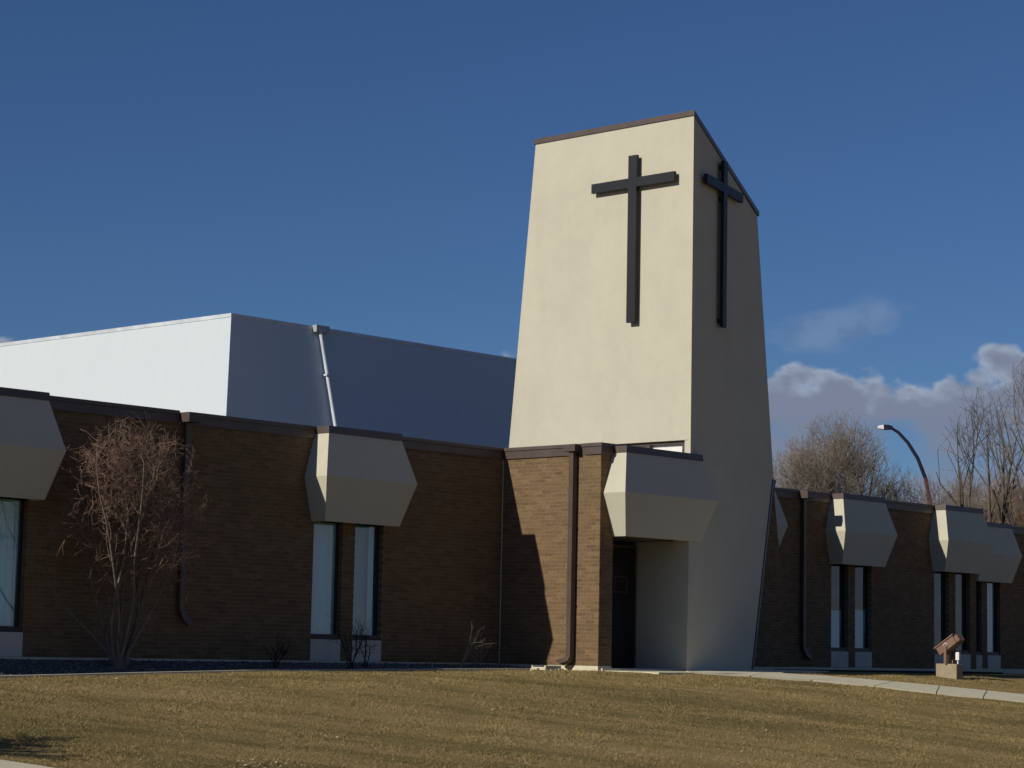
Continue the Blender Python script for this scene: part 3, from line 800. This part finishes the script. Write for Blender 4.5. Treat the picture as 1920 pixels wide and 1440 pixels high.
def grow(out, p, d, length, r, lvl, P, rnd):
    """recursive bare branch; out[lvl] collects segments"""
    fuzz = 1+rnd.uniform(-.42, .32) if P.get('fuzz') else 1+rnd.uniform(-.12, .18)
    nseg = P['nseg'][lvl]; sl_ = length/nseg; r0 = r; pts = []
    r_end = r*P['taper'][lvl]
    for i in range(nseg):
        d = (d+Vector((rnd.gauss(0, 1), rnd.gauss(0, 1), rnd.gauss(0, 1)))*P['wig'][lvl]+Vector((0, 0, P['up'][lvl]))).normalized()
        q = p+d*sl_; ra = r+(r_end-r)*i/nseg; rb = r+(r_end-r)*(i+1)/nseg
        if P.get('env') and lvl >= P.get('envlvl', 1) and q.z > (P.get('envz', 0) if lvl else P.get('envz0', P.get('envz', 0))) and not any(((q.x-c[0])/c[3])**2+((q.y-c[1])/c[4])**2+((q.z-c[2])/c[5])**2 < fuzz for c in P['env']): break
        if P.get('ymax') and q.y > P['ymax']: break
        out[lvl].append((tuple(p), tuple(q), ra, rb)); pts.append((q, d.copy(), rb)); p = q
    if not pts: return
    if lvl+1 >= len(P['nseg']): return
    nc = P['kids'][lvl]; 
    for k_ in range(nc):
        t = P['start'][lvl]+(1-P['start'][lvl])*(k_+rnd.random())/nc
        i = min(nseg-1, int(t*nseg))
        if i >= len(pts): continue
        q, dd, rb = pts[i]
        ax = dd.cross(Vector((rnd.gauss(0, 1), rnd.gauss(0, 1), rnd.gauss(0, 1)))).normalized()
        nd = (Matrix.Rotation(math.radians(rnd.uniform(*P['ang'][lvl])), 3, ax) @ dd).normalized()
        f = 1-.5*t
        grow(out, q, nd, length*P['ratio'][lvl]*rnd.uniform(.7, 1.2)*f*1.3, max(rb*P['rr'][lvl], P['rmin']), lvl+1, P, rnd)
def tree(name, base, stems, P, label, cat, mats, seed, n=4, group=None, split=2):
    rnd = random.Random(seed); t = empty(name, base, label, cat, group)
    out = [[] for _ in P['nseg']]
    for (st, d, ln, r) in stems: grow(out, Vector(base)+Vector(st), Vector(d).normalized(), ln, r, 0, P, rnd)
    trunk = sum(out[:split], []); crown = sum(out[split:], [])
    np_obj('trunk', tubes_mesh('trunk', trunk, mats[0], 6), t)
    np_obj('crown', tubes_mesh('crown', crown, mats[1], n), t)
    return t
# small crab-apple like tree in the gravel bed
PN = dict(nseg=[9, 7, 6, 4], taper=[.15, .3, .4, .5], wig=[.11, .20, .28, .34], up=[.05, .02, .02, .01], kids=[17, 11, 8], start=[.20, .08, .05], fuzz=1,
          ang=[(25, 65), (25, 75), (25, 85)], ratio=[.40, .50, .45], rr=[.55, .55, .6], rmin=.0032,
          env=[(21.78, 27.85, 2.70, 1.42, .68, 1.02), (22.6, 27.72, 1.66, 1.05, .5, .80), (21.2, 28.0, 1.95, 1.1, .5, 1.0)], envz=.0, envz0=2.3, envlvl=0, ymax=28.56)
bx_, by_ = 21.56, 27.97
bz_ = float(gravelz(np.array(bx_), np.array(by_)))
stems = [((-.05, 0, 0), (-.36, -.03, 1), 3.1, .034), ((.03, 0, 0), (.14, -.06, 1), 3.6, .036), ((0, -.02, 0), (-.10, .0, 1), 3.6, .032),
         ((.05, 0, 0), (.40, -.10, 1), 3.3, .032), ((-.05, -.02, 0), (-.22, .05, 1), 3.4, .03), ((.05, .0, 0), (.62, -.16, 1), 2.5, .028), ((.06, 0, 0), (.52, -.04, 1), 3.0, .026),
         ((-.02, .02, 0), (.02, -.08, 1), 3.5, .026), ((.02, .02, 0), (.27, .02, 1), 3.4, .026), ((-.05, .02, 0), (-.45, .05, 1), 2.6, .024)]
t = tree('bare_tree', (bx_, by_, bz_), stems, PN, 'small bare multi-stemmed tree with reddish twigs against the shaded brick wall', 'tree', (M_bark, M_twig), 4, n=3, split=1)
mb = MB(); b0 = Vector((bx_, by_, bz_))
mb.tube([b0+Vector((0, 0, -.05)), b0+Vector((0, 0, .06)), b0+Vector((.0, 0, .22))], [.15, .10, .05], 10)
mb.tube([b0+Vector((.06, -.02, 0)), b0+Vector((.13, -.07, .16))], [.07, .062], 10); part(mb, 'root_flare', M_bark, t)
mb = MB(); mb.tube([b0+Vector((.13, -.07, .16)), b0+Vector((.131, -.071, .163))], .056, 10); part(mb, 'cut_stub', M_cut, t)
# dead shrubs by the wall
PS = dict(nseg=[4, 3, 3], taper=[.5, .5, .5], wig=[.12, .2, .25], up=[.05, .03, .02], kids=[5, 4], start=[.3, .2], ang=[(20, 55), (20, 60)], ratio=[.5, .5], rr=[.6, .6], rmin=.003)
for i, (x, y, hgt, nst_, mt, lab) in enumerate([(24.55, 27.75, .45, 7, M_darktwig, 'low dark bare shrub left of the curtained window'),
        (25.95, 27.45, .80, 6, M_darktwig, 'dark bare shrub in front of the panel below the curtained window'),
        (26.75, 27.9, .5, 4, M_darktwig, 'thin dark twigs between the two tall windows'),
        (28.95, 27.75, .75, 3, M_dry, 'sparse pale stalks in the gravel near the sunlit wall'),
        (29.6, 28.0, .5, 5, M_dry, 'low dry shrub close to the inside corner of the walls')]):
    st = [((random.gauss(0, .04), random.gauss(0, .03), 0), (random.gauss(0, .35), random.gauss(0, .2), 1), hgt*random.uniform(.7, 1.1), .011) for _ in range(nst_)]
    tree('bare_shrub', (x, y, float(gravelz(np.array(x), np.array(y)))-.01), st, PS, lab, 'shrub', (mt, mt), 20+i, n=3, split=1)
PL = dict(nseg=[5, 4, 4, 3], taper=[.5, .5, .5, .5], wig=[.12, .2, .25, .3], up=[.04, .02, .02, .01], kids=[9, 8, 6], start=[.15, .1, .1], ang=[(20, 60), (20, 65), (20, 70)], ratio=[.5, .5, .5], rr=[.6, .6, .6], rmin=.005)  # unseen shrub beyond the left edge, added to cast a shadow on the lawn
st = [((random.gauss(0, .06), random.gauss(0, .06), 0), (random.gauss(0, .30), random.gauss(0, .30), 1), random.uniform(.8, 1.15), .018) for _ in range(9)]
tree('bare_shrub', (12.45, 20.78, float(gz(12.45, 20.78))-.02), st, PL, 'dense rounded shrub, unseen, added past the left edge to cast a shadow on the lawn', 'shrub', (M_darktwig, M_darktwig), 51, n=3, split=1)
# trees beyond the building
PF = dict(nseg=[8, 6, 5, 4, 3], taper=[.10, .25, .3, .4, .6], wig=[.05, .09, .13, .16, .2], up=[.03, .06, .07, .06, .04], kids=[9, 8, 7, 5], start=[.25, .2, .15, .1],
          ang=[(20, 48), (20, 50), (20, 50), (20, 55)], ratio=[.62, .55, .5, .5], rr=[.55, .55, .55, .6], rmin=.0065)
def fartree(base, h, rad, label, seed, mats, kids=None, r=.16, stems=6, zc=None, open_=False):
    P = dict(PF)
    if kids: P['kids'] = kids
    zc = zc or h*.52
    P['env'] = [(base[0], base[1], zc, rad, rad, h-zc)]; P['envz'] = h*.25; P['envlvl'] = 1; P['fuzz'] = 1
    rnd = random.Random(seed*13+1); st = []
    for k_ in range(stems):
        a = 2*math.pi*k_/stems+rnd.uniform(-.4, .4); s_ = rad/h*1.15*rnd.uniform(.25, 1.0)
        st.append(((math.cos(a)*.15, math.sin(a)*.15, 0), (math.cos(a)*s_, math.sin(a)*s_, 1), h*rnd.uniform(.72, .93), r*rnd.uniform(.5, 1)))
    return tree('bare_tree', base, st, P, label, 'tree', mats, seed, n=3, group='bare trees beyond the church', split=2)
TA = (M_farbark, M_fartwig); TB = (M_farbark, M_fartwig2)
fartree((65.40, 44.85, -.1), 8.5, 2.5, 'wide bare tree with dense tan twigs behind the wing, nearest the street lamp head', 31, TA, [11, 9, 7, 4], stems=11, r=.13)
fartree((62.85, 44.75, -.1), 7.5, 1.6, 'bare tree with tan twigs touching the tower edge', 38, TA, [10, 10, 8, 5], stems=7, r=.1)
fartree((66.95, 43.25, -.1), 7.0, 1.3, 'lower grey bare tree just left of the street lamp pole', 32, (M_farbark, M_fartwig), [9, 8, 7, 4], stems=5, r=.1)
fartree((72.91, 45.71, -.1), 6.9, 1.5, 'small bare tree just right of the street lamp pole', 33, TA, [9, 8, 7, 4], r=.1)
fartree((77.01, 47.20, -.1), 7.2, 1.8, 'low bare tree between the street lamp and the open tree', 35, TA, [10, 9, 8, 4], r=.1)
fartree((81.18, 48.62, -.1), 8.0, 2.2, 'bare grey-brown tree behind the tall open tree', 36, TA, [11, 10, 8, 4], r=.1)
fartree((70.70, 42.05, -.1), 10.0, 1.7, 'tall open bare tree with upright limbs right of the street lamp', 34, (M_farbark, M_farbark), [9, 8, 6, 4], stems=3, zc=7.0, open_=True, r=.24)
fartree((80.35, 46.54, -.1), 7.7, 2.4, 'low bare tree with orange-brown twigs behind the right wing', 37, TB, [11, 10, 8, 5], stems=7, r=.1)
fartree((69.95, 39.50, -.1), 11.0, 1.9, 'tallest bare tree at the right edge of the picture', 39, (M_farbark, M_fartwig), [9, 8, 7, 4], stems=5, zc=7, r=.13)
# ------------------------------------------------------------------ street lamp
lamp = empty('street_lamp', (73.1, 45.9, 0), 'curved street lamp on a maroon pole above the right wing', 'street lamp')
arc = [(73.25, 45.83, 5.6), (73.12, 45.93, 6.4), (72.98, 45.98, 7.0), (72.70, 46.13, 7.72), (72.38, 46.36, 8.3), (72.10, 46.6, 8.68), (71.90, 46.79, 8.84)]
mb = MB(); mb.tube([(73.3, 45.78, -.1), (73.27, 45.81, 3), arc[0], arc[1], arc[2]], [.11, .1, .085, .08, .075], 10); part(mb, 'pole', M_pole, lamp)
mb = MB(); mb.tube(arc[2:], [.075, .07, .065, .06, .055], 10); part(mb, 'arm', M_arm, lamp)
dh = Vector((-.62, .67, .04)).normalized(); h0 = Vector(arc[-1]); sdv = dh.cross(Vector((0, 0, 1))).normalized()
def rr_(c, w_, up_, dn): return [c+sdv*w_+Vector((0, 0, dn)), c-sdv*w_+Vector((0, 0, dn)), c-sdv*w_*.7+Vector((0, 0, up_)), c+sdv*w_*.7+Vector((0, 0, up_))]
mb = MB(); mb.loft([rr_(h0-dh*.05, .07, .07, -.06), rr_(h0+dh*.14, .13, .11, -.08), rr_(h0+dh*.30, .14, .10, -.08)]); part(mb, 'lamp_head', M_arm, lamp)
mb = MB(); mb.loft([rr_(h0+dh*.303, .135, .095, -.075), rr_(h0+dh*.50, .11, .05, -.05)]); part(mb, 'lamp_end', M_whitep, lamp)

# ------------------------------------------------------------------ floodlight
fx, fy_ = 39.5, 24.33; fz = float(gz(fx, fy_))
fl = empty('floodlight', (fx, fy_, fz), 'tilted brown floodlight on a square concrete block beside the path', 'floodlight')
def fpart(mb, name, mat, bv=0):
    o = mb.build(name, mat, None, bv); o.parent = fl; return o
mb = MB(); mb.box((-.12, -.24, -.1), (.12, .24, .285)); fpart(mb, 'concrete_base', M_conc2, .012)
# head axis aims up and towards the tower (-X), seen from its side
mb = MB(); mb.box((-.02, -.02, .285), (.02, .02, .62)); mb.box((-.05, -.05, .285), (.05, .05, .30)); fpart(mb, 'post', M_rust, .003)
hd = Vector((-.45, .62, -.55)).normalized()
mb = MB()
axl = Vector((.0, 1, 0)).normalized()
e1 = (axl*math.cos(math.radians(-34))+Vector((0, 0, 1))*math.sin(math.radians(-34))).normalized()    # long side, falls to the left
e3 = Vector((axl.y, -axl.x, 0)).normalized(); e2 = e1.cross(e3).normalized()
if e2.z < 0: e2 = -e2
c0 = Vector((0.0, 0, .66))
def hx(l0, l1, w0, w1, t0, t1): return [c0+e1*a_+e3*b_+e2*c_ for (a_, b_, c_) in ((l0, w0, t0), (l1, w0, t0), (l1, w1, t0), (l0, w1, t0), (l0, w0, t1), (l1, w0, t1), (l1, w1, t1), (l0, w1, t1))]
mb.hexa(hx(-.22, .24, -.13, .13, -.10, .07)); fpart(mb, 'lamp_housing', M_rust, .012)
mb = MB(); mb.hexa(hx(-.25, .27, -.15, .15, .072, .10)); fpart(mb, 'lamp_rim', M_rust, .005)
mb = MB(); mb.hexa(hx(-.31, -.222, -.11, .11, -.09, .05)); fpart(mb, 'ballast_housing', M_rust, .01)
mb = MB(); mb.hexa(hx(-.20, .22, -.12, .12, .1005, .1015)); fpart(mb, 'lens', M_lens)
mb = MB(); mb.tube([c0-e3*.132, c0-e3*.155], .05, 12); mb.tube([c0+e3*.132, c0+e3*.155], .05, 12); fpart(mb, 'pivot', M_lampgrey)
mb = MB(); mb.box((-.165, -.03, .285), (-.14, .03, .68)); mb.box((.14, -.03, .285), (.165, .03, .68)); fpart(mb, 'yoke', M_rust, .003)
mb = MB(); mb.box((.05, -.19, .36), (.11, -.11, .52)); fpart(mb, 'junction_box', M_whitep, .004)
mb = MB(); mb.box((.07, -.16, .285), (.09, -.14, .36)); fpart(mb, 'conduit', M_whitep)

# small things on the lawn edge
nl = 420
lx = rng.uniform(14, 44, nl); ly = rng.uniform(16, 27.2, nl)
cx = rng.normal(0, .28, 90); cy = rng.normal(0, .12, 90)
lx[:90] = 16.6+cx; ly[:90] = 18.95+cy
lk = np.where(lx < 30.8, ly < 27.2, ly < 24.4); lx, ly = lx[lk], ly[lk]; nl = len(lx)
th = rng.uniform(0, 6.28, nl); ls = rng.uniform(.012, .028, nl); lz = lawnz(lx, ly)+rng.uniform(.012, .03, nl)
ux = np.stack([np.cos(th), np.sin(th), rng.uniform(-.3, .3, nl)], -1)*ls[:, None]; vx = np.stack([-np.sin(th), np.cos(th), rng.uniform(-.2, .6, nl)], -1)*ls[:, None]*.6
c_ = np.stack([lx, ly, lz], -1)
V = np.stack([c_-ux, c_-vx, c_+ux*1.1, c_+vx], 1).reshape(-1, 3); F = np.arange(nl*4).reshape(-1, 4)
np_obj('fallen_leaves', np_mesh('fallen_leaves', V, F, M_cut), kind='stuff', label='scattered pale dead leaves lying on the lawn', cat='leaves')
mb = MB(); 
for i in range(14):
    x, y = 30.35+rng.uniform(-.35, .35), 27.05+rng.uniform(-.12, .12); z = float(gz(x, y)); s_ = rng.uniform(.015, .04)
    mb.box((x-s_, y-s_, z-.01), (x+s_, y+s_, z+s_))
o = mb.build('loose_stones', M_conc, bevel=.004); tag(o, kind='stuff', label='few pale loose stones at the foot of the sunlit wall', cat='stones')
